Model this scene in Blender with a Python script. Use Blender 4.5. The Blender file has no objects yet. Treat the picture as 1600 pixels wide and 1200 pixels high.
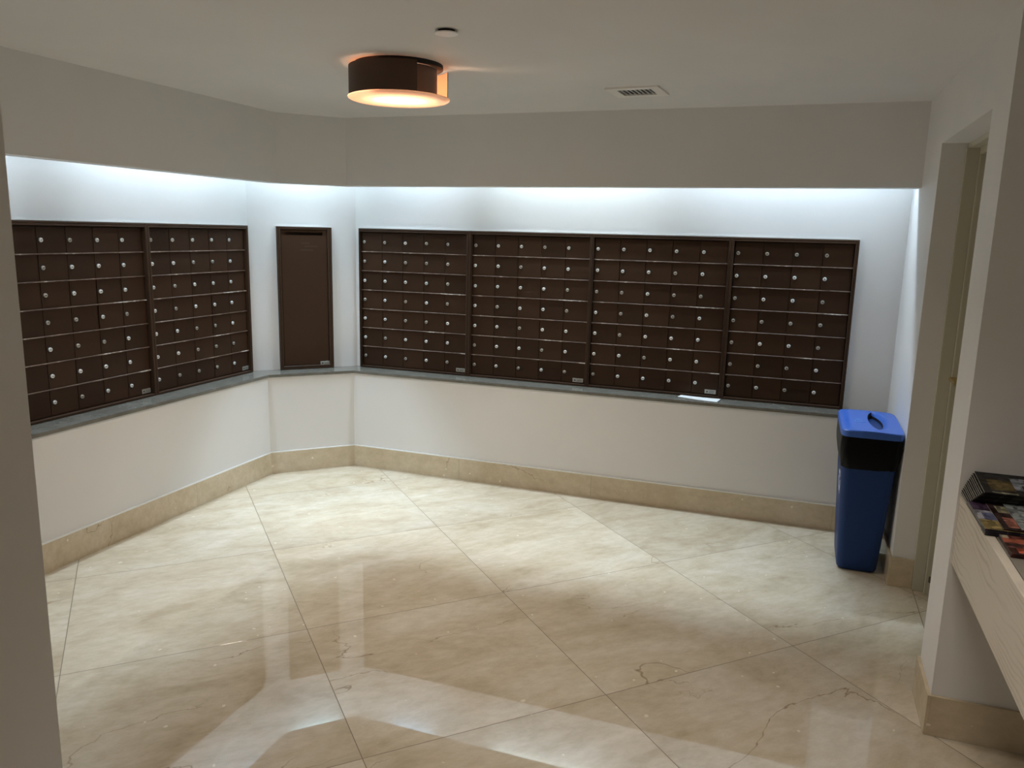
import bpy, bmesh, math, random
from math import sin, cos, pi, radians
from mathutils import Vector, Matrix
random.seed(7)
C = bpy.context.scene.collection

# ------------------------------------------------------------------ camera, world, lights, exposure
F_PX = 1236.7; PITCH = 0.1892; ROLL = 0.0237; CAM_H = 1.68
fw = Vector((0, cos(PITCH), -sin(PITCH))); rt = Vector((1, 0, 0)); up = rt.cross(fw)
r2 = rt * cos(ROLL) + up * sin(ROLL); u2 = up * cos(ROLL) - rt * sin(ROLL)
cam_d = bpy.data.cameras.new('camera'); cam = bpy.data.objects.new('camera', cam_d); C.objects.link(cam)
m = Matrix((r2, u2, -fw)).transposed().to_4x4(); m.translation = Vector((0, 0, CAM_H)); cam.matrix_world = m
cam_d.sensor_width = 36; cam_d.lens = 36 * F_PX / 1600; cam_d.clip_start = 0.02
bpy.context.scene.camera = cam
vs = bpy.context.scene.view_settings
vs.view_transform = 'Standard'; vs.look = 'None'; vs.gamma = 1; vs.use_curve_mapping = False; vs.exposure = 0.24

w = bpy.data.worlds.new('world'); bpy.context.scene.world = w; w.use_nodes = True
w.node_tree.nodes['Background'].inputs[0].default_value = (0.9, 0.85, 0.8, 1)
w.node_tree.nodes['Background'].inputs[1].default_value = 0.02

# plan of the place: every wall is a plane with normal angle TH and distance DD from the camera's foot
T0 = 1.2283
TH = {'L': T0 + pi/2, 'M': T0 + pi/4, 'R': T0, 'S': T0 - pi/2}
DD = {'L': 3.313, 'M': 5.452, 'R': 4.805, 'S': 0.538}
ZC = 2.378; ZS = 1.953; ZB = 0.696; ZT = 1.684; ZBB = 0.149; WO = 0.19   # WO: upper wall behind the plinth face
def N(w): return Vector((cos(TH[w]), sin(TH[w]), 0))
def T(w): return Vector((sin(TH[w]), -cos(TH[w]), 0))
def P(w, s, off, z): return N(w) * (DD[w] + off) + T(w) * s + Vector((0, 0, z))
def corner(a, oa, b, ob):
    na, nb = N(a), N(b); da, db = DD[a] + oa, DD[b] + ob
    det = na.x * nb.y - na.y * nb.x
    return Vector(((da * nb.y - db * na.y) / det, (na.x * db - nb.x * da) / det, 0))
def SN(n, t, z): return N('S') * n + T('S') * t + Vector((0, 0, z))         # n across the room, t towards the camera
def sof(w, p): return p.dot(T(w))

def area(name, loc, target, sx, sy, power, col, spread=180):
    d = bpy.data.lights.new(name, 'AREA'); d.shape = 'RECTANGLE'; d.size = sx; d.size_y = sy; d.energy = power; d.color = col
    d.spread = radians(spread)
    o = bpy.data.objects.new(name, d); C.objects.link(o); o.location = loc
    zax = (Vector(loc) - Vector(target)).normalized(); return o, zax
def orient(o, zax, xax):
    xax = (xax - zax * xax.dot(zax)).normalized(); yax = zax.cross(xax)
    M = Matrix((xax, yax, zax)).transposed().to_4x4(); M.translation = o.location; o.matrix_world = M
COVE = [ # wall, s centre, length, power of the floor beam
    ('L', 3.70, 1.20, 8.5), ('L', 2.35, 1.00, 5.5), ('M', 1.06, 0.40, 5.2), ('R', -2.45, 0.60, 5.5), ('R', -1.35, 1.10, 9.5), ('R', -0.10, 1.10, 7.2)]
for wl, s, ln, pw in COVE:
    tl = radians(26)
    o, zx = area('cove_light', P(wl, s, 0.06, 2.15), P(wl, s, 0.05, 0), ln, 0.04, pw, (0.68, 0.85, 1.0), 100)
    orient(o, Vector((0, 0, 1)) * cos(tl) + N(wl) * sin(tl), T(wl))
WASH = [ # wall, s centre, length, power, colour
    ('L', 3.80, 1.15, 1.0, (0.30, 0.62, 1.0)), ('L', 2.45, 0.90, 0.30, (0.22, 0.52, 1.0)), ('M', 1.06, 0.34, 0.66, (0.46, 0.84, 1.0)),
    ('R', -2.54, 0.36, 0.54, (0.36, 0.66, 1.0)), ('R', -1.42, 0.92, 1.15, (0.72, 0.93, 0.95)), ('R', -0.05, 1.05, 0.50, (0.18, 0.50, 1.0))]
for wl, s, ln, pw, col in WASH:
    o, zx = area('cove_wash_light', P(wl, s, 0.15, 2.27 if wl == 'L' else 2.16), P(wl, s, 0.05, 0), ln, 0.03, pw, col)
    orient(o, Vector((0, 0, 1)), T(wl))
for nm, n_, t_, pw in (('near_fill_light', -0.1, 0.6, 2.5), ('near_fill_light', 0.1, -1.7, 5)):  # unseen fill lamps, added to brighten the floor near the camera
    o, zx = area(nm, SN(n_, t_, 2.37), SN(n_, t_, 0), 0.5, 0.5, pw, (1.0, 0.93, 0.86), 95); orient(o, Vector((0, 0, 1)), T('S'))

# ------------------------------------------------------------------ materials
def mat(name, col=(0.5, 0.5, 0.5), rough=0.5, metal=0.0, spec=0.5, **kw):
    m = bpy.data.materials.new(name); m.use_nodes = True; b = m.node_tree.nodes['Principled BSDF']
    b.inputs['Base Color'].default_value = (*col, 1); b.inputs['Roughness'].default_value = rough
    b.inputs['Metallic'].default_value = metal; b.inputs['Specular IOR Level'].default_value = spec
    for k, v in kw.items(): b.inputs[k].default_value = v
    return m
class G:
    def __init__(s, m): s.nt = m.node_tree; s.b = s.nt.nodes['Principled BSDF']
    def n(s, t, **kw):
        x = s.nt.nodes.new(t)
        for k, v in kw.items():
            if k.startswith('i_'):
                key = k[2:]; key = int(key) if key.isdigit() else key.replace('_', ' ')
                if isinstance(v, bpy.types.NodeSocket): s.nt.links.new(v, x.inputs[key])
                else: x.inputs[key].default_value = v
            else: setattr(x, k, v)
        return x
    def link(s, a, b): s.nt.links.new(a, b)
    def math(s, op, a, b=0.0, c=0.0):
        x = s.nt.nodes.new('ShaderNodeMath'); x.operation = op
        for i, v in enumerate((a, b, c)):
            if isinstance(v, bpy.types.NodeSocket): s.nt.links.new(v, x.inputs[i])
            else: x.inputs[i].default_value = v
        return x.outputs[0]
    def ramp(s, fac, stops):
        x = s.nt.nodes.new('ShaderNodeValToRGB'); cr = x.color_ramp
        while len(cr.elements) < len(stops): cr.elements.new(0.5)
        for e, (p, c) in zip(cr.elements, stops): e.position = p; e.color = (*c, 1)
        s.link(fac, x.inputs[0]); return x.outputs[0]
    def mix(s, fac, a, b):
        x = s.nt.nodes.new('ShaderNodeMix'); x.data_type = 'RGBA'
        for i, v in ((0, fac), (6, a), (7, b)):
            if isinstance(v, bpy.types.NodeSocket): s.link(v, x.inputs[i])
            else: x.inputs[i].default_value = v if i == 0 else (*v, 1)
        return x.outputs[2]
    def bump(s, h, strength=0.1, dist=0.01):
        x = s.nt.nodes.new('ShaderNodeBump'); x.inputs['Strength'].default_value = strength; x.inputs['Distance'].default_value = dist
        s.link(h, x.inputs['Height']); s.link(x.outputs[0], s.b.inputs['Normal'])

def paint(name, col, scale=350, st=0.06):
    m = mat(name, col, 0.6, spec=0.3); g = G(m); tc = g.n('ShaderNodeTexCoord')
    a = g.n('ShaderNodeTexNoise', i_Vector=tc.outputs['Object'], i_Scale=scale, i_Detail=2.0); g.bump(a.outputs[0], st, 0.002)
    b = g.n('ShaderNodeTexNoise', i_Vector=tc.outputs['Object'], i_Scale=2.5, i_Detail=3.0)
    c0 = tuple(x * 0.965 for x in col)
    g.link(g.ramp(b.outputs[0], [(0.3, c0), (0.7, col)]), g.b.inputs['Base Color'])
    return m
M_WALL = paint('wall_paint', (0.81, 0.79, 0.765))
M_CEIL = paint('ceiling_paint', (0.78, 0.755, 0.72))
M_TRIM = mat('bead_white', (0.85, 0.84, 0.80), 0.4)
M_JAMB = mat('door_frame_paint', (0.56, 0.53, 0.42), 0.4)
M_DOOR = mat('door_paint', (0.36, 0.33, 0.25), 0.45)

def marble(name, tiled):
    m = mat(name, (0.7, 0.6, 0.5), 0.06 if tiled else 0.2, spec=1.0 if tiled else 0.5); g = G(m)
    tc = g.n('ShaderNodeTexCoord'); co = tc.outputs['Object']
    if tiled:
        sc = g.n('ShaderNodeVectorMath', operation='SCALE'); g.link(co, sc.inputs[0]); sc.inputs['Scale'].default_value = 1 / 0.919
        sep = g.n('ShaderNodeSeparateXYZ'); g.link(sc.outputs[0], sep.inputs[0])
        fx = g.math('FLOOR', sep.outputs[0]); fy = g.math('FLOOR', sep.outputs[1])
        cell = g.n('ShaderNodeCombineXYZ', i_X=fx, i_Y=fy)
        wn = g.n('ShaderNodeTexWhiteNoise'); g.link(cell.outputs[0], wn.inputs['Vector'])
        offs = g.n('ShaderNodeVectorMath', operation='SCALE'); g.link(wn.outputs['Color'], offs.inputs[0]); offs.inputs['Scale'].default_value = 40
        add = g.n('ShaderNodeVectorMath', operation='ADD'); g.link(co, add.inputs[0]); g.link(offs.outputs[0], add.inputs[1])
        co2 = add.outputs[0]
    else: co2 = co
    # flow of the stone: stretched noise
    mp = g.n('ShaderNodeMapping', i_Vector=co2, i_Rotation=(0, 0, radians(-18)), i_Scale=(1.0, 1.9, 1.5))
    n1 = g.n('ShaderNodeTexNoise', i_Vector=mp.outputs[0], i_Scale=2.2, i_Detail=9.0, i_Roughness=0.62, i_Distortion=0.6)
    col = g.ramp(n1.outputs[0], [(0.30, (0.54, 0.45, 0.325)), (0.48, (0.65, 0.565, 0.435)), (0.68, (0.74, 0.67, 0.56))] if tiled else [(0.28, (0.56, 0.45, 0.30)), (0.5, (0.65, 0.54, 0.38)), (0.70, (0.70, 0.60, 0.45))])
    # fine mottling
    n2 = g.n('ShaderNodeTexNoise', i_Vector=mp.outputs[0], i_Scale=14.0, i_Detail=6.0, i_Roughness=0.7)
    mo = g.ramp(n2.outputs[0], [(0.34, (0.78, 0.755, 0.70)), (0.62, (1.0, 1.0, 1.0))])
    mm = g.n('ShaderNodeMix', data_type='RGBA', blend_type='MULTIPLY'); mm.inputs[0].default_value = 0.6; g.link(col, mm.inputs[6]); g.link(mo, mm.inputs[7]); col = mm.outputs[2]
    # thin veins, broken up by a mask
    n3 = g.n('ShaderNodeTexNoise', i_Vector=mp.outputs[0], i_Scale=0.8, i_Detail=6.0, i_Roughness=0.5, i_Distortion=0.5)
    d = g.math('ABSOLUTE', g.math('SUBTRACT', n3.outputs[0], 0.5))
    v = g.math('SUBTRACT', 1.0, g.math('SMOOTH_MIN', g.math('MULTIPLY', d, 330.0), 1.0, 0.1)); v = g.math('MAXIMUM', v, 0.0)
    n4 = g.n('ShaderNodeTexNoise', i_Vector=co2, i_Scale=2.1, i_Detail=2.0)
    mk = g.ramp(n4.outputs[0], [(0.51, (0, 0, 0)), (0.61, (1, 1, 1))])
    v = g.math('MULTIPLY', v, g.math('MULTIPLY', mk, 0.8))
    col = g.mix(v, col, (0.27, 0.18, 0.10))
    # pale fossil flecks
    vo = g.n('ShaderNodeTexVoronoi', i_Vector=co2, i_Scale=16.0); vo.inputs['Randomness'].default_value = 1.0
    sz = g.n('ShaderNodeTexNoise', i_Vector=co2, i_Scale=40.0)
    fl = g.math('LESS_THAN', vo.outputs['Distance'], g.math('MULTIPLY', g.math('SUBTRACT', sz.outputs[0], 0.40), 0.60))
    vr = g.n('ShaderNodeSeparateColor'); g.link(vo.outputs['Color'], vr.inputs[0])
    fl = g.math('MULTIPLY', fl, g.math('GREATER_THAN', vr.outputs[0], 0.62))
    col = g.mix(g.math('MULTIPLY', fl, 0.8), col, (0.86, 0.80, 0.68))
    if tiled:
        def edge(x):
            f = g.math('SUBTRACT', x, g.math('ROUND', x)); return g.math('LESS_THAN', g.math('ABSOLUTE', f), 0.0017)
        gr = g.math('MAXIMUM', edge(sep.outputs[0]), edge(sep.outputs[1]))
        tint = g.ramp(wn.outputs['Value'], [(0.0, (0.93, 0.92, 0.90)), (1.0, (1.04, 1.03, 1.0))])
        m2 = g.n('ShaderNodeMix', data_type='RGBA', blend_type='MULTIPLY'); m2.inputs[0].default_value = 1.0; g.link(col, m2.inputs[6]); g.link(tint, m2.inputs[7]); col = m2.outputs[2]
        col = g.mix(gr, col, (0.17, 0.12, 0.07))
        g.link(g.math('ADD', g.math('MULTIPLY', gr, 0.6), 0.006), g.b.inputs['Roughness'])
        g.bump(g.math('SUBTRACT', 1.0, gr), 0.4, 0.001)
    g.link(col, g.b.inputs['Base Color'])
    return m
M_FLOOR = marble('marble_floor_tiles', True)
M_BASE = marble('marble_plinth', False)

def brown(name, col, rough):
    m = mat(name, col, rough, spec=0.22); g = G(m); tc = g.n('ShaderNodeTexCoord'); oi = g.n('ShaderNodeObjectInfo')
    a = g.n('ShaderNodeTexNoise', i_Vector=tc.outputs['Object'], i_Scale=400.0, i_Detail=2.0); g.bump(a.outputs[0], 0.12, 0.001)
    lo = tuple(c * 0.82 for c in col); hi = tuple(c * 1.12 for c in col)
    g.link(g.ramp(oi.outputs['Random'], [(0, lo), (1, hi)]), g.b.inputs['Base Color'])
    return m
M_BROWN = brown('mailbox_brown', (0.046, 0.022, 0.0105), 0.5)
M_FRAME = brown('mailbox_frame_brown', (0.058, 0.032, 0.019), 0.45)
M_DARK = mat('gap_shade', (0.008, 0.006, 0.005), 0.7)  # near-black that puts the shade of gaps and openings into colour
def worn(name):
    m = mat(name, (0.09, 0.05, 0.03), 0.4); g = G(m); tc = g.n('ShaderNodeTexCoord')
    a = g.n('ShaderNodeTexNoise', i_Vector=tc.outputs['Object'], i_Scale=4.5, i_Detail=5.0, i_Roughness=0.7)
    g.link(g.ramp(a.outputs[0], [(0.44, (0.11, 0.065, 0.042)), (0.56, (0.24, 0.165, 0.12)), (0.64, (0.78, 0.72, 0.64))]), g.b.inputs['Base Color'])
    return m
M_RAIL = worn('worn_rail')
M_NICKEL = mat('nickel', (0.86, 0.85, 0.82), 0.30, 0.35)
M_NICKEL_DIM = mat('nickel_dim', (0.46, 0.42, 0.36), 0.38, 0.5)  # dimmer copy: the weaker glint of tilted locks is put into the colour
M_PLATE = mat('etched_plate', (0.50, 0.49, 0.44), 0.42, 0.6)
M_INK = mat('plate_ink', (0.05, 0.05, 0.05), 0.6)
def stone():
    m = mat('grey_stone', (0.17, 0.165, 0.15), 0.16, spec=0.5); g = G(m); tc = g.n('ShaderNodeTexCoord')
    a = g.n('ShaderNodeTexNoise', i_Vector=tc.outputs['Object'], i_Scale=9.0, i_Detail=8.0, i_Roughness=0.7)
    g.link(g.ramp(a.outputs[0], [(0.3, (0.125, 0.116, 0.095)), (0.7, (0.20, 0.187, 0.158))]), g.b.inputs['Base Color']); return m
M_STONE = stone()

# ------------------------------------------------------------------ helpers
def tag(o, label=None, cat=None, group=None, kind=None):
    if label: o['label'] = label
    if cat: o['category'] = cat
    if group: o['group'] = group
    if kind: o['kind'] = kind
    return o
def empty(name, M):
    o = bpy.data.objects.new(name, None); o.empty_display_size = 0.1; C.objects.link(o); o.matrix_world = M; return o
def mesh(name, bm, mats, parent=None, smooth=False, M=None):
    me = bpy.data.meshes.new(name); bmesh.ops.recalc_face_normals(bm, faces=bm.faces[:]); bm.to_mesh(me); bm.free()
    for m_ in (mats if isinstance(mats, (list, tuple)) else [mats]): me.materials.append(m_)
    if smooth:
        for p in me.polygons: p.use_smooth = True
        try: me.set_sharp_from_angle(angle=radians(35))
        except Exception: pass
    o = bpy.data.objects.new(name, me); C.objects.link(o)
    if parent: o.parent = parent
    if M is not None: o.matrix_local = M
    return o
def prism(bm, pts, z0, z1, mi=0):
    lo = [bm.verts.new((p[0], p[1], z0)) for p in pts]; hi = [bm.verts.new((p[0], p[1], z1)) for p in pts]
    fs = [bm.faces.new(lo[::-1]), bm.faces.new(hi)]
    for i in range(len(pts)): j = (i + 1) % len(pts); fs.append(bm.faces.new((lo[i], lo[j], hi[j], hi[i])))
    for f in fs: f.material_index = mi
    return fs
def box(bm, x0, x1, y0, y1, z0, z1, mi=0, bev=0.0):
    n0 = set(bm.verts)
    fs = prism(bm, [(x0, y0), (x1, y0), (x1, y1), (x0, y1)], z0, z1, mi)
    if bev:
        vs_ = [v for v in bm.verts if v not in n0]; es = {e for v in vs_ for e in v.link_edges}
        r = bmesh.ops.bevel(bm, geom=list(es), offset=bev, segments=1 if bev < 0.002 else 2, affect='EDGES', clamp_overlap=True)
        for f in r['faces']: f.material_index = mi
def cyl(bm, c, r, z0, z1, seg=24, mi=0, r2_=None):
    r2_ = r if r2_ is None else r2_
    lo = [bm.verts.new((c[0] + r * cos(2*pi*i/seg), c[1] + r * sin(2*pi*i/seg), z0)) for i in range(seg)]
    hi = [bm.verts.new((c[0] + r2_ * cos(2*pi*i/seg), c[1] + r2_ * sin(2*pi*i/seg), z1)) for i in range(seg)]
    fs = [bm.faces.new(lo[::-1]), bm.faces.new(hi)]
    for i in range(seg): j = (i + 1) % seg; fs.append(bm.faces.new((lo[i], lo[j], hi[j], hi[i])))
    for f in fs: f.material_index = mi
def frame_w(w_, s=0, off=0, z=0):
    """local x along the wall, local y out of the room (into the wall), local z up"""
    M = Matrix((T(w_), N(w_), Vector((0, 0, 1)))).transposed().to_4x4(); M.translation = P(w_, s, off, z); return M
# local x = N(S) (to the right), local y = -T(S) (away from camera)
def frame_s(n, t, z):
    M = Matrix((N('S'), -T('S'), Vector((0, 0, 1)))).transposed().to_4x4(); M.translation = SN(n, t, z); return M
def struct(name, bm, mt, parent=None, M=None):
    o = mesh(name, bm, mt, parent)
    if M is not None: o.matrix_world = M
    o['kind'] = 'structure'; return o

# ------------------------------------------------------------------ the setting
ga = T0 - pi/4
bm = bmesh.new(); box(bm, -4.5, 9, -7.5, 5.5, -0.05, 0)
fl = mesh('floor', bm, M_FLOOR); fl['kind'] = 'structure'; fl.location = (-2.466, 4.378, 0); fl.rotation_euler = (0, 0, ga)

L0 = 0.4   # where the left wall starts (s), behind the near wall
def seg(wl, a0, a1):
    return [a0, a1]
def strip_pts(w_, o_in, o_out, start, end):
    """quad of the wall strip between offsets, mitred with neighbours; start/end: ('s', value) or (wall,)"""
    def e(x, off, other=None):
        if x[0] == 's': q = P(w_, x[1], off, 0); return (q.x, q.y)
        o2 = x[1] if len(x) > 1 and x[1] is not None else off
        q = corner(w_, off, x[0], o2); return (q.x, q.y)
    return [e(start, o_in), e(end, o_in), e(end, o_out), e(start, o_out)]
ENDS = {'L': (('s', L0), ('M', None)), 'M': (('L', None), ('R', None)), 'R': (('M', None), ('S', 0.012))}
for w_, nm in (('L', 'wall_left'), ('M', 'wall_corner'), ('R', 'wall_back')):
    bm = bmesh.new(); a, b = ENDS[w_]
    prism(bm, strip_pts(w_, 0.012, WO, a, b), 0, ZB - 0.018)
    prism(bm, strip_pts(w_, WO, 0.32, a, b), 0, ZC)
    struct(nm, bm, M_WALL)
    bm = bmesh.new()
    if w_ == 'L':
        cuts = [L0, 1.9, 3.05, 4.05, None]
        # seam of the plinth where the photo shows it
        cuts = [L0, 2.2, 3.67, None]
        ends = [(('s', cuts[i] + 0.0006), (('s', cuts[i+1] - 0.0006) if cuts[i+1] else ('M', None))) for i in range(3)]
    elif w_ == 'M': ends = [(('L', None), ('R', None))]
    else:
        sc_ = [None, -2.086, -1.155, 0.30, None]
        ends = []
        for i in range(4):
            ends.append(((('M', None) if sc_[i] is None else ('s', sc_[i] + 0.0006)), (('S', 0.012) if sc_[i+1] is None else ('s', sc_[i+1] - 0.0006))))
    for e0, e1 in ends: prism(bm, strip_pts(w_, 0.0, 0.0118, e0, e1), 0, ZBB)
    struct({'L': 'baseboard_left', 'M': 'baseboard_corner', 'R': 'baseboard_back'}[w_], bm, M_BASE)
    bm = bmesh.new(); prism(bm, strip_pts(w_, 0.0005, 0.0118, a, b), ZBB + 0.0002, ZBB + 0.006)
    struct({'L': 'trim_5', 'M': 'trim_6', 'R': 'trim_7'}[w_], bm, M_TRIM)
    bm = bmesh.new(); prism(bm, strip_pts(w_, -0.165, -0.065, a, b), ZS, ZC)
    struct({'L': 'trim_1', 'M': 'trim_2', 'R': 'trim_3'}[w_], bm, M_WALL)
# ceiling
bm = bmesh.new(); box(bm, -4.2, 1.3, -3.3, 5.4, ZC, ZC + 0.06)
struct('ceiling', bm, M_CEIL, M=frame_s(0, 0, 0))
# right wall: solid corner, door recess, pier
W0 = 0.550
PO0, PO1 = -4.118, -3.100       # opening edges
PN = -2.838                     # near end of the pier
def s_box(bm, n0, n1, t0, t1, z0, z1, mi=0, bev=0): box(bm, n0, n1, -t1, -t0, z0, z1, mi, bev)
FS = frame_s(0, 0, 0)
bm = bmesh.new()
s_box(bm, W0, 1.15, -5.15, PO0, 0, ZC); s_box(bm, W0, 1.15, PO0, PO1, 2.117, ZC); s_box(bm, W0, 1.15, PO1, PN, 0, ZC)
struct('wall_right', bm, M_WALL, M=FS)
bm = bmesh.new(); s_box(bm, 0.95, 1.15, PN, 3.2, 0, ZC); struct('wall_right_near', bm, M_WALL, M=FS)
bm = bmesh.new(); s_box(bm, -3.7, -1.644, -1.30, 3.2, 0, ZC); struct('wall_left_near', bm, M_WALL, M=FS)
bm = bmesh.new(); s_box(bm, -3.7, 1.15, 3.2, 3.3, 0, ZC); struct('wall_rear', bm, M_WALL, M=FS)
bm = bmesh.new()
s_box(bm, 0.538, W0, -4.79, PO0 + 0.012, 0, ZBB, bev=0.001); s_box(bm, W0, 0.647, PO0, PO0 + 0.012, 0, ZBB, bev=0.001)
s_box(bm, 0.538, W0, PO1 - 0.012, PN + 0.012, 0, ZBB, bev=0.001); s_box(bm, W0, 0.647, PO1 - 0.012, PO1, 0, ZBB, bev=0.001)
s_box(bm, W0, 0.949, PN, PN + 0.012, 0, ZBB, bev=0.001)
struct('baseboard_right', bm, M_BASE, M=FS)
bm = bmesh.new(); s_box(bm, 0.6515, 0.6545, PO0 + 0.027, PO1 - 0.027, 0.0002, 0.0012); struct('trim_4', bm, mat('grout', (0.25, 0.18, 0.11), 0.7), M=FS)
# door with its frame
dr = empty('door_1', frame_s(0.74, -3.6, 0)); dr['kind'] = 'structure'
def s_part(name, parent, mt, boxes, smooth=False):
    bm = bmesh.new()
    for b_ in boxes: s_box(bm, *b_[:6], bev=b_[6] if len(b_) > 6 else 0)
    o = mesh(name, bm, mt, parent, smooth); o.matrix_parent_inverse = parent.matrix_world.inverted(); o.matrix_world = FS; return o
s_part('door_frame', dr, M_JAMB, [(0.648, 0.70, PO0, PO0 + 0.026, 0, 2.093, 0.002), (0.70, 0.738, PO0, PO0 + 0.052, 0, 2.063, 0.002),
    (0.648, 0.70, PO1 - 0.026, PO1, 0, 2.093, 0.002), (0.70, 0.738, PO1 - 0.052, PO1, 0, 2.063, 0.002),
    (0.655, 0.70, PO0, PO1, 2.093, 2.117, 0.002), (0.70, 0.738, PO0, PO1, 2.063, 2.117, 0.002), (0.738, 0.80, PO0, PO0 + 0.03, 0, 2.117, 0), (0.738, 0.80, PO1 - 0.03, PO1, 0, 2.117, 0), (0.738, 0.80, PO0, PO1, 2.085, 2.117, 0)])
lf = s_part('door_leaf', dr, M_DOOR, [(0.741, 0.785, PO0 + 0.033, PO1 - 0.033, 0.006, 2.082, 0.002)])
M_BRASS = mat('brass', (0.72, 0.55, 0.25), 0.25, 1.0)
def rod(bm, a, b, r, seg=14, r2_=None):
    a, b = Vector(a), Vector(b); d = (b - a); L = d.length; q = d.to_track_quat('Z', 'Y').to_matrix().to_4x4(); q.translation = a
    t_ = bmesh.new(); cyl(t_, (0, 0), r, 0, L, seg, r2_=r2_); bmesh.ops.transform(t_, matrix=q, verts=t_.verts)
    me = bpy.data.meshes.new('t'); t_.to_mesh(me); t_.free(); bm.from_mesh(me); bpy.data.meshes.remove(me)
HT = PO0 + 0.105
bm = bmesh.new()
rod(bm, (0.741, -HT, 1.07), (0.733, -HT, 1.07), 0.030, 24); rod(bm, (0.733, -HT, 1.07), (0.685, -HT, 1.07), 0.011)
rod(bm, (0.688, -HT + 0.006, 1.07), (0.690, -HT - 0.11, 1.068), 0.010, 14, 0.008)
o = mesh('door_handle', bm, M_BRASS, dr, True); o.matrix_parent_inverse = dr.matrix_world.inverted(); o.matrix_world = FS
bm = bmesh.new(); rod(bm, (0.741, -HT - 0.02, 1.27), (0.734, -HT - 0.02, 1.27), 0.013, 18)
o = mesh('lock_cylinder', bm, M_BRASS, dr, True); o.matrix_parent_inverse = dr.matrix_world.inverted(); o.matrix_world = FS
bm = bmesh.new(); rod(bm, (0.741, -(PO0 + 0.14), 0.17), (0.736, -(PO0 + 0.14), 0.17), 0.016, 14); rod(bm, (0.738, -(PO0 + 0.14), 0.165), (0.708, -(PO0 + 0.14), 0.12), 0.007); rod(bm, (0.708, -(PO0 + 0.14), 0.125), (0.708, -(PO0 + 0.14), 0.10), 0.012)
o = mesh('door_stop', bm, mat('dark_bronze', (0.10, 0.07, 0.045), 0.4, 0.7), dr, True); o.matrix_parent_inverse = dr.matrix_world.inverted(); o.matrix_world = FS

# ------------------------------------------------------------------ stone ledge in front of the mailboxes
bm = bmesh.new()
pts_in, pts_out = [], []
q = P('L', L0, 0.0, 0); q2 = P('L', L0, WO - 0.001, 0)
ring = [q, corner('L', 0.0, 'M', 0.0), corner('M', 0.0, 'R', 0.0), P('R', sof('R', corner('R', 0.0, 'S', 0.011)), 0.0, 0)]
ring2 = [q2, corner('L', WO - 0.001, 'M', WO - 0.001), corner('M', WO - 0.001, 'R', WO - 0.001), corner('R', WO - 0.001, 'S', 0.011)]
for i in range(3):
    prism(bm, [(v.x, v.y) for v in (ring[i], ring[i+1], ring2[i+1], ring2[i])], ZB - 0.018, ZB)
bmesh.ops.remove_doubles(bm, verts=bm.verts[:], dist=0.0005)
es = [e for e in bm.edges if len(e.link_faces) == 2 and all(v.co.z > ZB - 0.001 for v in e.verts) and abs(e.calc_face_angle(0)) > 1]
bmesh.ops.bevel(bm, geom=es, offset=0.0025, segments=2, affect='EDGES')
tag(mesh('stone_ledge', bm, M_STONE), 'dark grey polished stone ledge running under the mailboxes on all three walls', 'ledge')

# ------------------------------------------------------------------ mailbox units
FO, DO = 0.160, 0.184       # offsets of the frame's front and of the doors
def k(w_, off): return (DD[w_] + off) / (DD[w_] + 0.178)
def build_door(wd, hd):
    bm = bmesh.new(); box(bm, 0.0015, wd - 0.0015, 0, 0.0035, 0.0015, hd - 0.0015, bev=0.0009)
    # faintly stamped number field
    return bm
def build_lock():
    bm = bmesh.new()
    def ring_(r0, r1, y0, y1, mi):
        n0 = set(bm.faces); rod(bm, (0, y0, 0), (0, y1, 0), r0, 18, r1)
        for f in bm.faces:
            if f not in n0: f.material_index = mi
    ring_(0.0155, 0.0150, 0.0, -0.0012, 1); ring_(0.0112, 0.0104, -0.001, -0.006, 0); ring_(0.0105, 0.0075, -0.006, -0.0078, 0)  # widest black disc paints the shadow ring around the lock
    box(bm, -0.0048, 0.0048, -0.0084, -0.0076, -0.0016, 0.0016, 1)
    return bm
_me = {}
def shared(key, fn, mats, smooth=False):
    if key not in _me:
        o = mesh('t', fn(), mats, None, smooth); _me[key] = o.data; bpy.data.objects.remove(o)
    return _me[key]
def child(name, me, parent, loc, rot=(0, 0, 0)):
    o = bpy.data.objects.new(name, me); C.objects.link(o); o.parent = parent; o.location = loc; o.rotation_euler = rot; return o
Z_ROW = [1.590 - 0.1348 * i for i in range(7)]
UNITS = [ # wall, unit s0, s1 (on the measured plane), first door left edge, pitch, columns, plate s, label
    ('L', 2.70, 3.572, 2.716, 0.1655, 5, (3.472, 3.536), 'brown metal mailbox bank on the left wall, nearest the foreground wall edge'),
    ('L', 3.572, 4.469, 3.584, 0.1665, 5, (4.351, 4.415), 'brown metal mailbox bank on the left wall, ending at the room corner'),
    ('R', -2.956, -2.092, -2.927, 0.1615, 5, (-2.192, -2.124), 'brown metal mailbox bank on the long wall, closest to the tall slotted box'),
    ('R', -2.092, -1.253, -2.077, 0.1615, 5, (-1.352, -1.281), 'brown metal mailbox bank on the long wall, second from the tall slotted box'),
    ('R', -1.253, -0.398, -1.237, 0.1642, 5, (-0.497, -0.429), 'brown metal mailbox bank on the long wall, above the white envelope'),
    ('R', -0.398, 0.308, -0.378, 0.1653, 4, None, 'narrow four-column brown mailbox bank above the blue bin, at the right end')]
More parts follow.
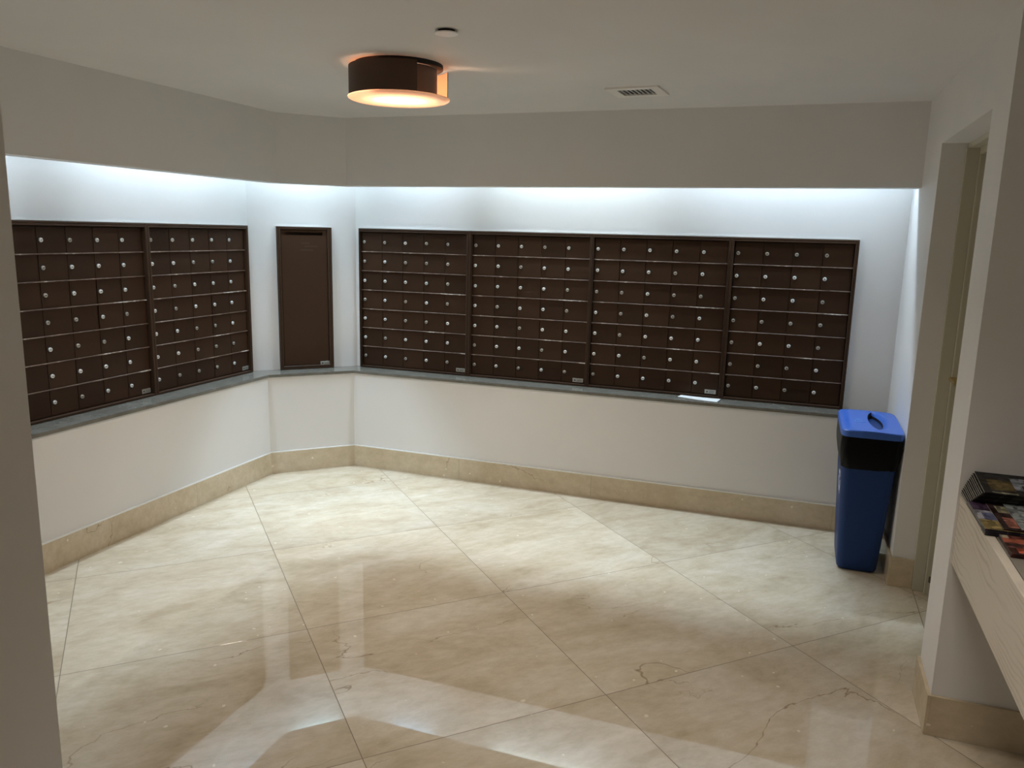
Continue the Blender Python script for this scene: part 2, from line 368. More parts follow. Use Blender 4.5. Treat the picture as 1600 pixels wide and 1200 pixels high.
def plate(parent, x0, x1, z0, z1, y):
    bm = bmesh.new(); box(bm, x0, x1, y - 0.0015, y, z0, z1, 0, 0.0004)
    h = z1 - z0; L = x1 - x0; zc = (z0 + z1) / 2
    rod(bm, (x0 + L * 0.22, y - 0.0014, zc), (x0 + L * 0.22, y - 0.0019, zc), h * 0.20, 14)
    for f in bm.faces:
        if f.calc_center_median().y < y - 0.0015001: f.material_index = 1
    for r_ in (0.22, 0.0, -0.22):
        box(bm, x0 + L * 0.40, x1 - L * 0.13, y - 0.0018, y - 0.0014, zc + h * r_ - h * 0.035, zc + h * r_ + h * 0.035, 1)
    return mesh('maker_plate', bm, [M_PLATE, M_INK], parent)
def frame_bm(x0, x1, z0, z1, ix0, ix1, iz0, iz1, y0, y1, back):
    bm = bmesh.new()
    def rect(a, b, c, d, y): return [bm.verts.new((a, y, c)), bm.verts.new((b, y, c)), bm.verts.new((b, y, d)), bm.verts.new((a, y, d))]
    e = 0.0022
    prof = [(0, y1), (0, y0 + e), (e, y0), (None, None)]
    fw_l, fw_r, fw_b, fw_t = ix0 - x0, x1 - ix1, iz0 - z0, z1 - iz1
    def rg(t_, y):   # t_: fraction of the frame's width from outside (0) to inside (1)
        return rect(x0 + fw_l * t_, x1 - fw_r * t_, z0 + fw_b * t_, z1 - fw_t * t_, y)
    rings = [rg(0, y1), rg(0, y0 + e), rg(0.10, y0), rg(0.42, y0), rg(0.47, y0 + 0.003), rg(0.56, y0 + 0.003), rg(0.61, y0), rg(0.92, y0), rg(1.0, y0 + e), rg(1.0, y1)]
    for a, b in zip(rings[:-1], rings[1:]):
        for i in range(4): j = (i + 1) % 4; bm.faces.new((a[i], a[j], b[j], b[i]))
    f = bm.faces.new(rings[-1]); f.material_index = 1  # near-black back sheet stands for the shade behind doors and slot
    bm.faces.new(rings[0][::-1])
    return bm
for w_, s0, s1, d0, pitch, nc, pl, lab in UNITS:
    kf, kd = k(w_, FO), k(w_, DO)
    zf = lambda z: CAM_H + (z - CAM_H) * kf
    zd = lambda z: CAM_H + (z - CAM_H) * kd
    base_s = (s0 + s1) / 2 * kf
    root = empty('mailbox_bank', frame_w(w_, base_s, FO, ZB)); tag(root, lab, 'mailboxes', 'mailbox banks set into the walls')
    X = lambda s: s * kf - base_s
    XD = lambda s: s * kd - base_s
    x0, x1 = X(s0) + 0.0007, X(s1) - 0.0007
    dw = pitch * kd; hd = 0.1348 * kd
    xa = XD(d0); xb = xa + nc * dw
    za = zd(Z_ROW[-1]) - hd / 2 - ZB; zb_ = za + 7 * hd
    mb = frame_bm(x0, x1, 0.0015, zf(ZT) - ZB, min(xa - 0.003, XD(s0) + 0.03), xb + 0.003, za - 0.003, zb_ + 0.003, 0.0, DO - FO + 0.0055, True)
    mesh('frame', mb, [M_FRAME, M_DARK], root)
    yd = DO - FO
    # rails between the rows
    for r in range(6):
        zz = za + (r + 1) * hd
        bm = bmesh.new(); box(bm, xa - 0.002, xb + 0.002, yd - 0.007, yd + 0.004, zz - 0.0028, zz + 0.0028, bev=0.0011)
        mesh('divider_rail', bm, M_RAIL, root)
    for r in range(7):
        for c in range(nc):
            key = ('door', round(dw, 4), round(hd, 4))
            me = shared(key, lambda: build_door(dw, hd), [M_BROWN])
            ajar = random.random()
            dy = random.uniform(-0.0005, 0.0008) - (0.003 if ajar < 0.05 else 0)
            rz = random.uniform(-0.004, 0.004) + (0.02 if ajar < 0.05 else 0)
            dd = child('door', me, root, (xa + c * dw, yd + dy, za + r * hd), (random.uniform(-0.006, 0.006), 0, rz))
            dim = random.random() < 0.42
            lk = shared(('lock', dim), build_lock, [M_NICKEL_DIM if dim else M_NICKEL, M_DARK], True)
            child('lock', lk, dd, (0.0215 + random.uniform(-0.0006, 0.0006), 0, hd / 2 + random.uniform(-0.0008, 0.0008)),
                  (random.uniform(-0.12, 0.05), random.choice((0, 0, 0.4, -0.5, 1.57)), random.uniform(-0.1, 0.1)))
    if pl: plate(root, XD(pl[0]), XD(pl[1]), zd(0.719) - ZB, zd(0.745) - ZB, yd - 0.0008)
# tall slotted box on the short wall
w_ = 'M'; kf, kd = k(w_, FO), k(w_, DO); s0, s1 = 0.875, 1.249; base_s = (s0 + s1) / 2 * kf
root = empty('mail_drop_box', frame_w(w_, base_s, FO, ZB)); tag(root, 'tall narrow brown metal mail box with one horizontal slot near its top', 'mailbox')
x0, x1 = s0 * kf - base_s, s1 * kf - base_s; zt = CAM_H + (1.684 - CAM_H) * kf - ZB
mesh('frame', frame_bm(x0, x1, 0.0015, zt, x0 + 0.026, x1 - 0.030, 0.026, zt - 0.017, 0.0, 0.0295, True), [M_FRAME, M_DARK], root)
xa, xb, za, zb_ = x0 + 0.029, x1 - 0.033, 0.029, zt - 0.019
sx0, sx1 = 0.929 * kd - base_s, 1.182 * kd - base_s; sz0, sz1 = CAM_H + (1.6285 - CAM_H) * kd - ZB, CAM_H + (1.648 - CAM_H) * kd - ZB
bm = bmesh.new(); y0, y1 = 0.010, 0.0135
for a in ((xa, xb, za, sz0), (xa, xb, sz1, zb_), (xa, sx0, sz0, sz1), (sx1, xb, sz0, sz1)): box(bm, a[0], a[1], y0, y1, a[2], a[3])
o = mesh('door', bm, M_BROWN, root); 
bm = bmesh.new()
for a, b, zz in ((-0.02, 0.035, -0.060), (0.0, 0.09, -0.080), (-0.03, 0.06, -0.105)):
    box(bm, a, b, y0 - 0.0004, y0 + 0.0002, sz0 + zz, sz0 + zz + 0.008)
mesh('worn_lettering', bm, mat('worn_print', (0.050, 0.027, 0.015), 0.5), root)
plate(root, 1.149 * kd - base_s, 1.216 * kd - base_s, CAM_H + (0.719 - CAM_H) * kd - ZB, CAM_H + (0.746 - CAM_H) * kd - ZB, y0)

# white bead round the recesses
for w_, a_, b_, nm in (('L', 2.70, 4.469, 'trim_8'), ('M', 0.875, 1.249, 'trim_9'), ('R', -2.956, 0.308, 'trim_10')):
    kk = k(w_, FO); x0, x1, z1 = a_ * kk, b_ * kk, CAM_H + (ZT - CAM_H) * kk; bm = bmesh.new()
    box(bm, x0 - 0.0045, x1 + 0.0045, -0.006, -0.0002, z1 + 0.0004, z1 + 0.007)
    for xx in ((x0 - 0.0045, x0 - 0.0002), (x1 + 0.0002, x1 + 0.0045)): box(bm, xx[0], xx[1], -0.006, -0.0002, ZB + 0.0005, z1 + 0.0004)
    o = mesh(nm, bm, M_TRIM); o.matrix_world = frame_w(w_, 0, WO, 0); o['kind'] = 'structure'

# envelope on the ledge
bm = bmesh.new(); M = frame_w('R', -0.52, 0.09, ZB + 0.0006)
L_, W_ = 0.246, 0.105
pts = [(-0.130, 0.005), (-0.118, 0.066), (0.128, 0.049), (0.115, -0.055)]
prism(bm, pts, 0, 0.0018); bmesh.ops.subdivide_edges(bm, edges=bm.edges[:], cuts=3, use_grid_fill=True)
for v in bm.verts: v.co.z += 0.0022 * (v.co.x / 0.13) ** 2
o = mesh('envelope', bm, mat('paper_white', (0.86, 0.87, 0.86), 0.6), None); o.matrix_world = M
tag(o, 'white envelope lying flat on the grey ledge below the mailboxes', 'envelope')

# ------------------------------------------------------------------ recycling bin
M_BLUE = mat('blue_plastic', (0.009, 0.038, 0.15), 0.45, spec=0.25); M_LID = mat('blue_lid_plastic', (0.045, 0.13, 0.50), 0.36, spec=0.45)
def rr(hx, hy, r, z, seg=7):
    o = []
    for cx, cy, a0 in ((hx - r, hy - r, 0), (-hx + r, hy - r, 90), (-hx + r, -hy + r, 180), (hx - r, -hy + r, 270)):
        for i in range(seg + 1): a = radians(a0 + 90 * i / seg); o.append((cx + r * cos(a), cy + r * sin(a), z))
    return o
def loft(bm, rings, cap0=True, cap1=True):
    vs_ = [[bm.verts.new(p) for p in r] for r in rings]
    for a, b in zip(vs_[:-1], vs_[1:]):
        for i in range(len(a)): j = (i + 1) % len(a); bm.faces.new((a[i], a[j], b[j], b[i]))
    if cap0: bm.faces.new(vs_[0][::-1])
    if cap1: bm.faces.new(vs_[-1])
    return vs_
BN, BT = 0.4045, -4.385
root = empty('recycling_bin', frame_s(BN, BT, 0)); tag(root, 'slim blue recycling bin with black bag and slotted blue lid by the right wall', 'bin')
bm = bmesh.new()
def body(z): f_ = z / 0.74; return (0.096 + 0.036 * f_, 0.162 + 0.088 * f_)
rings = []
for z, inset in ((0.001, 0.016), (0.006, 0.006), (0.018, 0.001), (0.05, 0), (0.3, 0), (0.52, 0), (0.70, 0), (0.733, 0)):
    hx, hy = body(z); rings.append(rr(hx - inset, hy - inset, 0.036, z))
loft(bm, rings); mesh('bin_body', bm, M_BLUE, root, True)
# grip patch and recycling arrows on the side facing the room (local -x)
def side_x(z, y=0): return -(body(z)[0])
bm = bmesh.new()
zc_ = 0.452; yc_ = -0.075; R_ = 0.060
for a_ in range(3):
    an = radians(90 + 120 * a_)
    pts = []
    def pt(ang, rad): return (yc_ + rad * cos(ang), zc_ + rad * sin(ang) * 1.0)
    a0, a1 = an - radians(48), an + radians(28)
    n_ = 6
    outer = [pt(a0 + (a1 - a0) * i / n_, R_) for i in range(n_ + 1)]; inner = [pt(a0 + (a1 - a0) * i / n_, R_ * 0.66) for i in range(n_ + 1)]
    v_o = [bm.verts.new((side_x(z_) - 0.0010, y_, z_)) for y_, z_ in outer]; v_i = [bm.verts.new((side_x(z_) - 0.0010, y_, z_)) for y_, z_ in inner]
    for i in range(n_): bm.faces.new((v_o[i], v_o[i+1], v_i[i+1], v_i[i]))
    tri = [pt(a1, R_ * 1.2), pt(a1 + radians(26), R_ * 0.83), pt(a1, R_ * 0.46)]
    bm.faces.new([bm.verts.new((side_x(z_) - 0.0010, y_, z_)) for y_, z_ in tri])
r_ = bmesh.ops.extrude_face_region(bm, geom=bm.faces[:])
for v in [g_ for g_ in r_['geom'] if isinstance(g_, bmesh.types.BMVert)]: v.co.x += 0.0018
mesh('recycling_symbol', bm, mat('symbol_white', (0.8, 0.82, 0.84), 0.5), root)
bm = bmesh.new()
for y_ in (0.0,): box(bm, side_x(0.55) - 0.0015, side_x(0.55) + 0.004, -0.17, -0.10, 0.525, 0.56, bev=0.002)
o = mesh('grip_shade', bm, mat('blue_shadow_plastic', (0.010, 0.025, 0.08), 0.6), root)  # raised patch; the recess shade is put into its darker blue
# liner
bm = bmesh.new(); rings = []
nz = 16
for i in range(nz + 1):
    z = 0.742 - i * (0.742 - 0.562) / nz; hx, hy = body(min(z, 0.73)); f_ = i / nz
    bulge = 0.0045 + 0.005 * sin(pi * min(1, f_ * 1.02)) + 0.003 * (1 - f_)
    rg_ = rr(hx + bulge, hy + bulge, 0.040, z, 12); out = []
    for j, (x, y, z_) in enumerate(rg_):
        a = math.atan2(y, x); wv = 0.0028 * sin(9 * a + 3.0 * f_) * f_ + 0.0020 * sin(23 * a - 5 * f_) * f_ + 0.0010 * sin(51 * a + 9 * f_)
        ln = math.hypot(x, y); out.append((x * (1 + wv / ln), y * (1 + wv / ln), z_ + (0.005 * sin(5 * a) + 0.004 * sin(11 * a + 1) + 0.012 * (1 if x < 0 else 0) * sin(3 * a) ** 2) * f_ ** 2))
    rings.append(out)
loft(bm, rings, False, False)
mesh('bin_liner', bm, mat('black_bag', (0.0025, 0.0025, 0.003), 0.38, spec=0.12), root, True)
# lid: height field with the paper slot
bm = bmesh.new(); HX, HY = 0.1425, 0.262; cy0 = -0.004
NL = 128
def lidz(x, y):
    u, v = x / HX, (y - cy0) / HY
    z = 0.764 + 0.004 * (1 - u * u)
    z += 0.005 * math.exp(-((u + 0.66) / 0.10) ** 2) * max(0, 1 - (v * 1.02) ** 4)
    z -= 0.011 * math.exp(-((u + 0.84) / 0.075) ** 2) * max(0, 1 - v * v * 1.15)
    return z
def ring_pt(a, kind, f_=0.0):
    c_, s_ = cos(a), sin(a)
    # rounded rectangle as a superellipse
    p_ = 10.0; r_o = (abs(c_) ** p_ + abs(s_) ** p_) ** (-1 / p_); ox, oy = HX * r_o * c_, cy0 + HY * r_o * s_
    # lens-shaped slot, pointed at both ends
    ly = 0.024 + 0.200 * s_; hw = 0.036 * (1 - s_ * s_) ** 0.25; lx = 0.024 + hw * c_ + 0.006 * (1 - s_ * s_)
    return (ox + (lx - ox) * f_, oy + (ly - oy) * f_)
fr = [0.0, 0.03, 0.08, 0.14, 0.20, 0.27, 0.35, 0.45, 0.55, 0.65, 0.75, 0.84, 0.92, 1.0]
rings = []
for f_ in fr:
    row = []
    for i in range(NL):
        x, y = ring_pt(2 * pi * (i + 0.5) / NL, 0, f_); z = lidz(x, y)
        if f_ == 0: z -= 0.004
        if f_ > 0.7: z -= (0.020 if x > 0.024 else 0.003) * ((f_ - 0.7) / 0.3) ** 1.3
        row.append((x, y, z))
    rings.append(row)
top_ = loft(bm, [rings[0]] + rings[1:], False, False)
for f_, dz in ((1.0, 0.05),):
    low = [bm.verts.new((v.co.x * 0.9 + 0.003, v.co.y * 0.97, v.co.z - dz)) for v in top_[-1]]
    for i in range(NL):
        j = (i + 1) % NL; f = bm.faces.new((top_[-1][i], top_[-1][j], low[j], low[i]))
        f.material_index = 1  # slot walls coloured black in place of the unlit inside
    f = bm.faces.new(low); f.material_index = 1
skirt = [bm.verts.new((v.co.x * 1.004, (v.co.y - cy0) * 1.002 + cy0, 0.732)) for v in top_[0]]
under = [bm.verts.new((v.co.x * 0.96, (v.co.y - cy0) * 0.975 + cy0, 0.732)) for v in skirt]
for A__, B__ in ((top_[0], skirt), (skirt, under)):
    for i in range(NL): j = (i + 1) % NL; bm.faces.new((A__[i], A__[j], B__[j], B__[i]))
lid = mesh('bin_lid', bm, [M_LID, M_DARK], root, True)
bm = bmesh.new()
for f_, (dx, dy, an) in enumerate(((0, 0.016, 0), (0.014, -0.010, 2.1), (-0.014, -0.010, 4.2))):
    pts = [(dx + 0.016 * cos(an + a) , dy * 1.6 + 0.024 * sin(an + a)) for a in (0.2, 1.5, 2.6, 4.0, 5.1)]
    prism(bm, [(x - 0.055, y - 0.03) for x, y in pts], 0.7670, 0.7685)
mesh('lid_emblem', bm, mat('blue_emblem_plastic', (0.055, 0.17, 0.52), 0.5), root)

# ------------------------------------------------------------------ ceiling light
LC = Vector((-0.52, 3.61, ZC)); 
root = empty('ceiling_light', Matrix.Translation(LC)); tag(root, 'round bronze drum ceiling light with glowing frosted glass disc', 'ceiling light')
M_BRZ = mat('bronze_band', (0.085, 0.045, 0.028), 0.5, 0.3); M_COP = mat('copper_inside', (0.75, 0.42, 0.27), 0.35, 0.6)
view = math.atan2(-LC.y, -LC.x)      # direction from the light to the camera's foot
def band(r, a0, a1, z0, z1, th=0.003):
    bm = bmesh.new(); n_ = max(6, int(abs(a1 - a0) / 4)); rows = []
    for i in range(n_ + 1):
        a = view + radians(a0 + (a1 - a0) * i / n_); c_, s_ = cos(a), sin(a)
        rows.append([bm.verts.new((rad * c_, rad * s_, z)) for rad, z in ((r, z0), (r, z1), (r - th, z1), (r - th, z0))])
    for a, b in zip(rows[:-1], rows[1:]):
        for q_ in range(4):
            p_ = (q_ + 1) % 4; f = bm.faces.new((a[q_], a[p_], b[p_], b[q_])); f.material_index = 1 if q_ == 2 else 0
    bm.faces.new(rows[0]); bm.faces.new(rows[-1][::-1]); return bm
mesh('outer_band', band(0.215, 20, -263, -0.135, -0.014), [M_BRZ, M_COP], root, True)
mesh('inner_band', band(0.165, 84, -30, -0.133, -0.0175), [mat('lit_bronze', (0.20, 0.10, 0.065), 0.5, 0.2), M_COP], root, True)  # lighter bronze: the band's warm lit tone is put into its colour
bm = bmesh.new(); cyl(bm, (0, 0), 0.190, -0.016, 0.0, 48); mesh('light_stop_plate', bm, M_DARK, root, True)  # added black plate, sized to block light spilling up onto the ceiling
M_GLASS = bpy.data.materials.new('frosted_glass'); M_GLASS.use_nodes = True; nt_ = M_GLASS.node_tree; nt_.nodes.clear()
out_ = nt_.nodes.new('ShaderNodeOutputMaterial'); tr = nt_.nodes.new('ShaderNodeBsdfTranslucent'); df = nt_.nodes.new('ShaderNodeBsdfDiffuse'); mx = nt_.nodes.new('ShaderNodeMixShader')
tr.inputs[0].default_value = (1.0, 0.80, 0.66, 1); df.inputs[0].default_value = (0.9, 0.78, 0.70, 1); mx.inputs[0].default_value = 0.3
nt_.links.new(tr.outputs[0], mx.inputs[1]); nt_.links.new(df.outputs[0], mx.inputs[2]); nt_.links.new(mx.outputs[0], out_.inputs[0])
bm = bmesh.new(); rings = []
for r_, z in ((0.0, 0), (0.10, -0.0), (0.19, -0.0), (0.213, 0.002), (0.219, 0.006), (0.2195, 0.010)):
    rings.append((r_, z - 0.147))
prev = None; cv = bm.verts.new((0, 0, rings[0][1]))
for r_, z in rings[1:]:
    cur = [bm.verts.new((r_ * cos(2*pi*i/64), r_ * sin(2*pi*i/64), z)) for i in range(64)]
    for i in range(64):
        j = (i + 1) % 64
        if prev is None: bm.faces.new((cv, cur[i], cur[j]))
        else: bm.faces.new((prev[i], cur[i], cur[j], prev[j]))
    prev = cur
mesh('glass_disc', bm, M_GLASS, root, True)
M_BULB = bpy.data.materials.new('bulb_glow'); M_BULB.use_nodes = True; bb = M_BULB.node_tree.nodes['Principled BSDF']
bb.inputs['Emission Color'].default_value = (1.0, 0.70, 0.50, 1); bb.inputs['Emission Strength'].default_value = 26
for i, (x, y) in enumerate(((-0.055, 0.0), (0.06, 0.01))):
    bm = bmesh.new(); bmesh.ops.create_uvsphere(bm, u_segments=16, v_segments=10, radius=0.026); 
    mesh('bulb', bm, M_BULB, root, True, Matrix.Translation((x, y, -0.085)))
pl_d = bpy.data.lights.new('bulb_light', 'POINT'); pl_d.energy = 3.5; pl_d.color = (1.0, 0.60, 0.36); pl_d.shadow_soft_size = 0.06
dl = bpy.data.lights.new('disc_light', 'AREA'); dl.shape = 'DISK'; dl.size = 0.22; dl.energy = 11; dl.spread = radians(146); dl.color = (1.0, 0.89, 0.77)
dl_o = bpy.data.objects.new('disc_light', dl); C.objects.link(dl_o); dl_o.location = LC + Vector((0, 0, -0.149))
pl_o = bpy.data.objects.new('bulb_light', pl_d); C.objects.link(pl_o); pl_o.location = LC + Vector((0.0, 0.0, -0.085))

# sprinkler cover
root = empty('sprinkler_cover', Matrix.Translation((-0.262, 2.99, ZC))); tag(root, 'small round white sprinkler cover plate on the ceiling', 'sprinkler cover')
bm = bmesh.new(); cyl(bm, (0, 0), 0.030, -0.010, 0.0, 32); mesh('shade_disc', bm, M_DARK, root, True)  # black stub above the plate, painting the shadow in its gap
bm = bmesh.new(); cyl(bm, (0, 0), 0.0415, -0.013, -0.0095, 40); mesh('cover_plate', bm, mat('white_enamel', (0.93, 0.92, 0.90), 0.3), root, True)

# air vent: corners measured on the ceiling
A_, B_, D_ = Vector((0.418, 4.034, ZC)), Vector((0.652, 3.936, ZC)), Vector((0.485, 4.281, ZC))
ex = (B_ - A_).normalized(); ey = Vector((-ex.y, ex.x, 0)); VL = 0.262; VW = 0.250
M = Matrix((ex, ey, Vector((0, 0, 1)))).transposed().to_4x4(); M.translation = (A_ + B_) / 2 + ey * VW / 2
root = empty('air_vent', M); tag(root, 'small square white ceiling air vent with dark slots', 'vent')
M_VENT = mat('vent_white', (0.86, 0.83, 0.77), 0.45)
bm = bmesh.new(); hx, hy = VL / 2, VW / 2; ix, iy = 0.083, 0.075
for a in ((-hx, hx, -hy, -iy), (-hx, hx, iy, hy), (-hx, -ix, -iy, iy), (ix, hx, -iy, iy)): box(bm, a[0], a[1], a[2], a[3], -0.008, 0.0)
mesh('vent_frame', bm, M_VENT, root)
bm = bmesh.new(); box(bm, -ix, ix, -iy, iy, -0.0012, 0.0); mesh('duct_shade_sheet', bm, M_DARK, root)  # thin black sheet painting the unlit duct behind the louvers
for i in range(7):
    bm = bmesh.new(); x = -ix + (i + 0.75) * 2 * ix / 7.5; box(bm, -0.0012, 0.0012, -iy, iy, -0.003, 0.003)
    o = mesh('louver', bm, M_VENT, root); o.location = (x, 0, -0.0050); o.rotation_euler = (0, 0.35, 0)

# ------------------------------------------------------------------ console shelf on the near right wall
def wood():
    m = mat('whitewashed_wood', (0.60, 0.53, 0.43), 0.55); g = G(m); tc = g.n('ShaderNodeTexCoord')
    mp = g.n('ShaderNodeMapping', i_Vector=tc.outputs['Object'], i_Scale=(1.0, 0.30, 1.0))
    wv = g.n('ShaderNodeTexWave', i_Vector=mp.outputs[0], wave_type='BANDS', bands_direction='Z'); wv.inputs['Scale'].default_value = 15; wv.inputs['Distortion'].default_value = 26; wv.inputs['Detail'].default_value = 3; wv.inputs['Detail Scale'].default_value = 0.35
    msk = g.n('ShaderNodeTexNoise', i_Vector=mp.outputs[0], i_Scale=9.0, i_Detail=2.0)
    lines = g.math('MULTIPLY', g.math('POWER', g.math('SUBTRACT', 1.0, wv.outputs[0]), 4.0), g.math('MULTIPLY', g.math('SUBTRACT', msk.outputs[0], 0.42), 5.0)); lines = g.math('MINIMUM', g.math('MAXIMUM', lines, 0.0), 1.0)
    g.link(g.mix(lines, (0.62, 0.55, 0.45), (0.47, 0.41, 0.33)), g.b.inputs['Base Color']); g.bump(g.math('SUBTRACT', 1.0, lines), 0.3, 0.001); return m
root = empty('console_shelf', frame_s(0.557, -2.8, 0.87)); tag(root, 'whitewashed wood console shelf with deep front board on the near right', 'shelf')
def cpart(name, mt, b_, bev=0.0):
    bm = bmesh.new(); s_box(bm, *b_, bev=bev); o = mesh(name, bm, mt, root); o.matrix_parent_inverse = root.matrix_world.inverted(); o.matrix_world = FS; return o
cpart('front_board', wood(), (0.557, 0.582, PN + 0.001, 0.6, 0.633, 0.870), 0.0015)
cpart('shelf_top', mat('taupe_top', (0.24, 0.215, 0.175), 0.35), (0.584, 0.949, PN + 0.001, 0.6, 0.835, 0.8695), 0.0012)

# magazines
def pmat(c): 
    key = ('c', c)
    if key not in _me:
        cc = tuple(x * 0.68 for x in c); m_ = mat('cover_ink', cc, 0.5, spec=0.25); g = G(m_); tc = g.n('ShaderNodeTexCoord')
        vo = g.n('ShaderNodeTexVoronoi', i_Vector=tc.outputs['Object'], i_Scale=55.0); sp_ = g.n('ShaderNodeSeparateColor'); g.link(vo.outputs['Color'], sp_.inputs[0])
        g.link(g.ramp(sp_.outputs[0], [(0.1, tuple(x * 0.45 for x in cc)), (0.5, cc), (0.95, tuple(min(1, x * 1.5 + 0.015) for x in cc))]), g.b.inputs['Base Color'])
        _me[key] = m_
    return _me[key]
PAPER = mat('magazine_pages', (0.55, 0.53, 0.48), 0.6)
def magazine(w, d, th, art, n0, t_front, z0, label, group, curl=0.0, edge=(0.03, 0.025, 0.02), rot=0.0):
    """n0: left edge, t_front: edge nearest the camera; art: list of (x0,x1,y0,y1,colour) fractions, y from the camera side"""
    root = empty('magazine', frame_s(n0, t_front, z0)); root.rotation_euler = (0, 0, root.matrix_world.to_euler().z + rot)
    tag(root, label, 'magazine', group)
    def lift(y): return curl * (max(0, y) / d) ** 1.15
    def slab(z_a, z_b, x0, x1, y0, y1, nseg=8):
        bm = bmesh.new(); rows = []
        for i in range(nseg + 1):
            y = y0 + (y1 - y0) * i / nseg; rows.append([bm.verts.new((x, y, z + lift(y))) for x, z in ((x0, z_a), (x1, z_a), (x1, z_b), (x0, z_b))])
        for a, b in zip(rows[:-1], rows[1:]):
            for q_ in range(4): p_ = (q_ + 1) % 4; bm.faces.new((a[q_], a[p_], b[p_], b[q_]))
        bm.faces.new(rows[0]); bm.faces.new(rows[-1][::-1]); return bm
    mesh('pages', slab(0.0004, th - 0.0004, 0.0012, w - 0.0012, 0.001, d - 0.001), PAPER, root)
    cols = []; bm = bmesh.new(); NXg, NYg = 12, 12
    cm = [pmat(edge)]
    gv = {}
    for i in range(NXg + 1):
        for j in range(NYg + 1):
            x = w * i / NXg; y = d * j / NYg; gv[i, j] = bm.verts.new((x, y, th + lift(y)))
    for i in range(NXg):
        for j in range(NYg):
            f = bm.faces.new((gv[i, j], gv[i+1, j], gv[i+1, j+1], gv[i, j+1])); u, v = (i + .5) / NXg, (j + .5) / NYg; mi = 0
            for x0, x1, y0, y1, c in art:
                if x0 <= u < x1 and y0 <= v < y1:
                    pm = pmat(c)
                    if pm not in cm: cm.append(pm)
                    mi = cm.index(pm)
            f.material_index = mi
    # spine on the camera side and back cover underneath
    a = [bm.verts.new((x, 0, 0)) for x in (0, w)]; f = bm.faces.new((a[0], a[1], gv[NXg, 0], gv[0, 0])) if False else None
    box(bm, 0, w, -0.0004, 0.0, 0, th); box(bm, 0, w, 0, d * 0.2, 0, 0.0003)
    for v in a: bm.verts.remove(v)
    mesh('cover', bm, cm, root)
    return root
BLK = (0.015, 0.013, 0.012)
GA = 'curled stack of magazines against the pier'
NA = 12; ordn = ['bottom', 'second', 'third', 'fourth', 'fifth', 'sixth', 'seventh', 'eighth', 'ninth', 'tenth', 'eleventh']
za_ = 0.8712
for i in range(NA):
    f_ = i / (NA - 1); th = 0.0052
    n0 = 0.556 + 0.030 * f_ ** 1.2 + random.uniform(-0.001, 0.001); tf = -2.722 + 0.055 * f_; dp = (tf - PN) - 0.003
    art = [] if i < NA - 1 else [(0.30, 0.62, 0.25, 0.60, (0.42, 0.46, 0.52)), (0.10, 0.30, 0.2, 0.7, (0.16, 0.11, 0.03)), (0.35, 0.55, 0.62, 0.8, (0.30, 0.33, 0.38)), (0.42, 0.5, 0.35, 0.5, (0.03, 0.03, 0.03)), (0.8, 0.86, 0, 1, (0.25, 0.17, 0.10)), (0.86, 1.0, 0.1, 0.9, (0.14, 0.05, 0.02)), (0.06, 0.3, 0.02, 0.1, (0.35, 0.33, 0.22))]
    lab = ('topmost dark-covered magazine of the tall curled stack against the pier' if i == NA - 1 else
           ('magazine at the bottom of the tall curled stack against the pier' if i == 0 else '%s magazine up from the shelf in the tall curled stack' % ordn[i]))
    magazine(0.275, dp, th, art, n0, tf, za_, lab, GA, curl=0.004 + 0.014 * f_, edge=BLK if i % 3 else (0.05, 0.04, 0.03)); za_ += th + 0.0003
GB = 'magazines fanned on the middle of the shelf'
zb2 = 0.8712
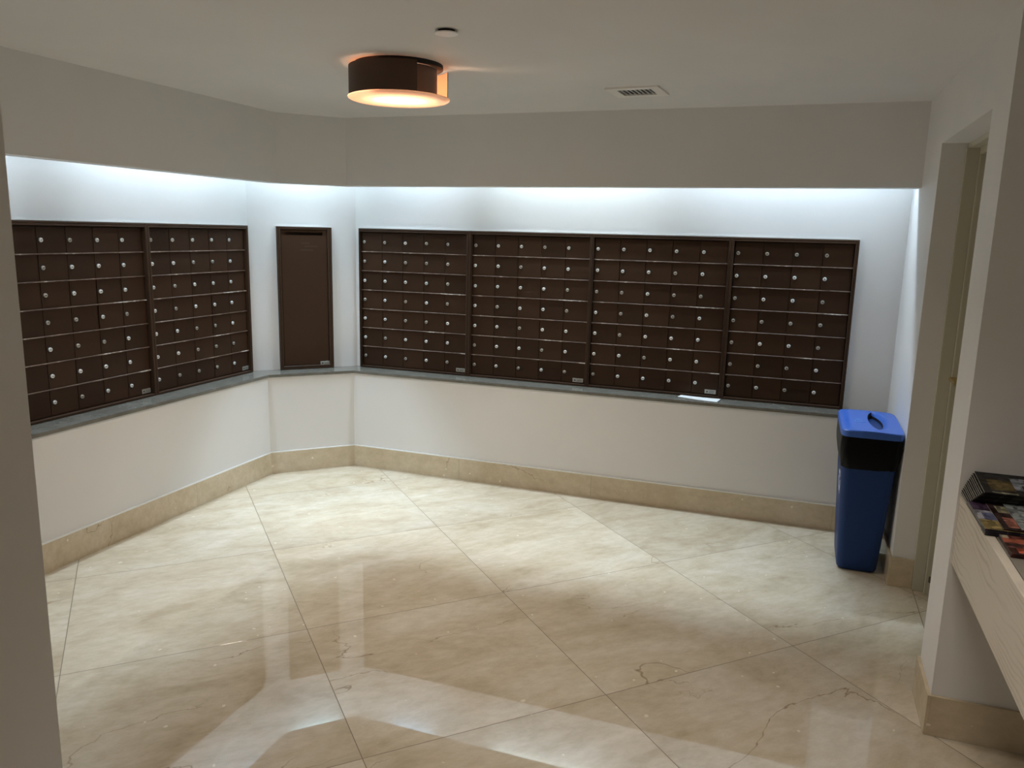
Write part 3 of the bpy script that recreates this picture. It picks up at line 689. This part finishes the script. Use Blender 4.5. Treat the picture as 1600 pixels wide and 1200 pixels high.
for i in range(5):
    lab = ['bottom', 'second lowest', 'middle', 'second highest', 'purple and mustard covered'][i] + ' magazine of the neat left-hand pile in the middle of the shelf'
    art = [] if i < 4 else [(0, 1, 0.68, 1, (0.07, 0.035, 0.075)), (0, 1, 0.30, 0.68, (0.45, 0.43, 0.47)), (0.12, 0.6, 0.36, 0.62, (0.12, 0.13, 0.24)), (0, 1, 0.0, 0.34, (0.33, 0.24, 0.08)), (0.1, 0.5, 0.08, 0.2, (0.42, 0.32, 0.12))]
    magazine(0.205, 0.262, 0.0036, art, 0.5535 + random.uniform(0, 0.001), -2.452 + random.uniform(-0.002, 0.0015), zb2, lab, GB, edge=(0.05, 0.03, 0.06) if i % 2 else (0.03, 0.028, 0.026)); zb2 += 0.0039
art = [(0.05, 0.35, 0.55, 0.85, (0.38, 0.34, 0.22)), (0.1, 0.5, 0.1, 0.42, (0.45, 0.16, 0.11)), (0.05, 0.12, 0.2, 0.4, (0.5, 0.25, 0.2)), (0.3, 0.6, 0.45, 0.55, (0.2, 0.04, 0.03))]
magazine(0.205, 0.262, 0.0036, art, 0.600, -2.457, zb2, 'black and red covered magazine lying between two others on the shelf', GB, edge=(0.035, 0.012, 0.010)); zb2 += 0.0039
art = [(0, 1, 0, 1, (0.36, 0.39, 0.38)), (0.25, 0.9, 0.62, 0.86, (0.04, 0.04, 0.045)), (0.4, 0.7, 0.66, 0.78, (0.4, 0.4, 0.4)), (0.5, 0.9, 0.3, 0.5, (0.05, 0.05, 0.05))]
magazine(0.205, 0.262, 0.0036, art, 0.645, -2.459, zb2, 'pale grey covered magazine on top of the middle pile, farthest right', GB, edge=(0.06, 0.06, 0.06))
zc2 = 0.8712
for i in range(3):
    art = [] if i < 2 else [(0, 1, 0.8, 1.0, (0.45, 0.38, 0.26)), (0.1, 0.4, 0.84, 0.96, (0.12, 0.03, 0.02)), (0, 0.5, 0.6, 0.8, (0.40, 0.10, 0.05)), (0.2, 1, 0.55, 0.62, (0.3, 0.28, 0.24)), (0, 1, 0.35, 0.42, (0.16, 0.05, 0.04)), (0.1, 0.5, 0.08, 0.35, (0.50, 0.09, 0.03)), (0.5, 0.9, 0.1, 0.3, (0.35, 0.32, 0.28))]
    magazine(0.24, 0.150, 0.003, art, 0.5855 + 0.001 * i, -2.297, zc2, ['bottom magazine of the short pile nearest the camera on the shelf', 'middle magazine of the short pile nearest the camera on the shelf', 'red and orange striped magazine nearest the camera on the shelf'][i], 'short pile of magazines nearest the camera', edge=(0.06, 0.015, 0.01)); zc2 += 0.0033
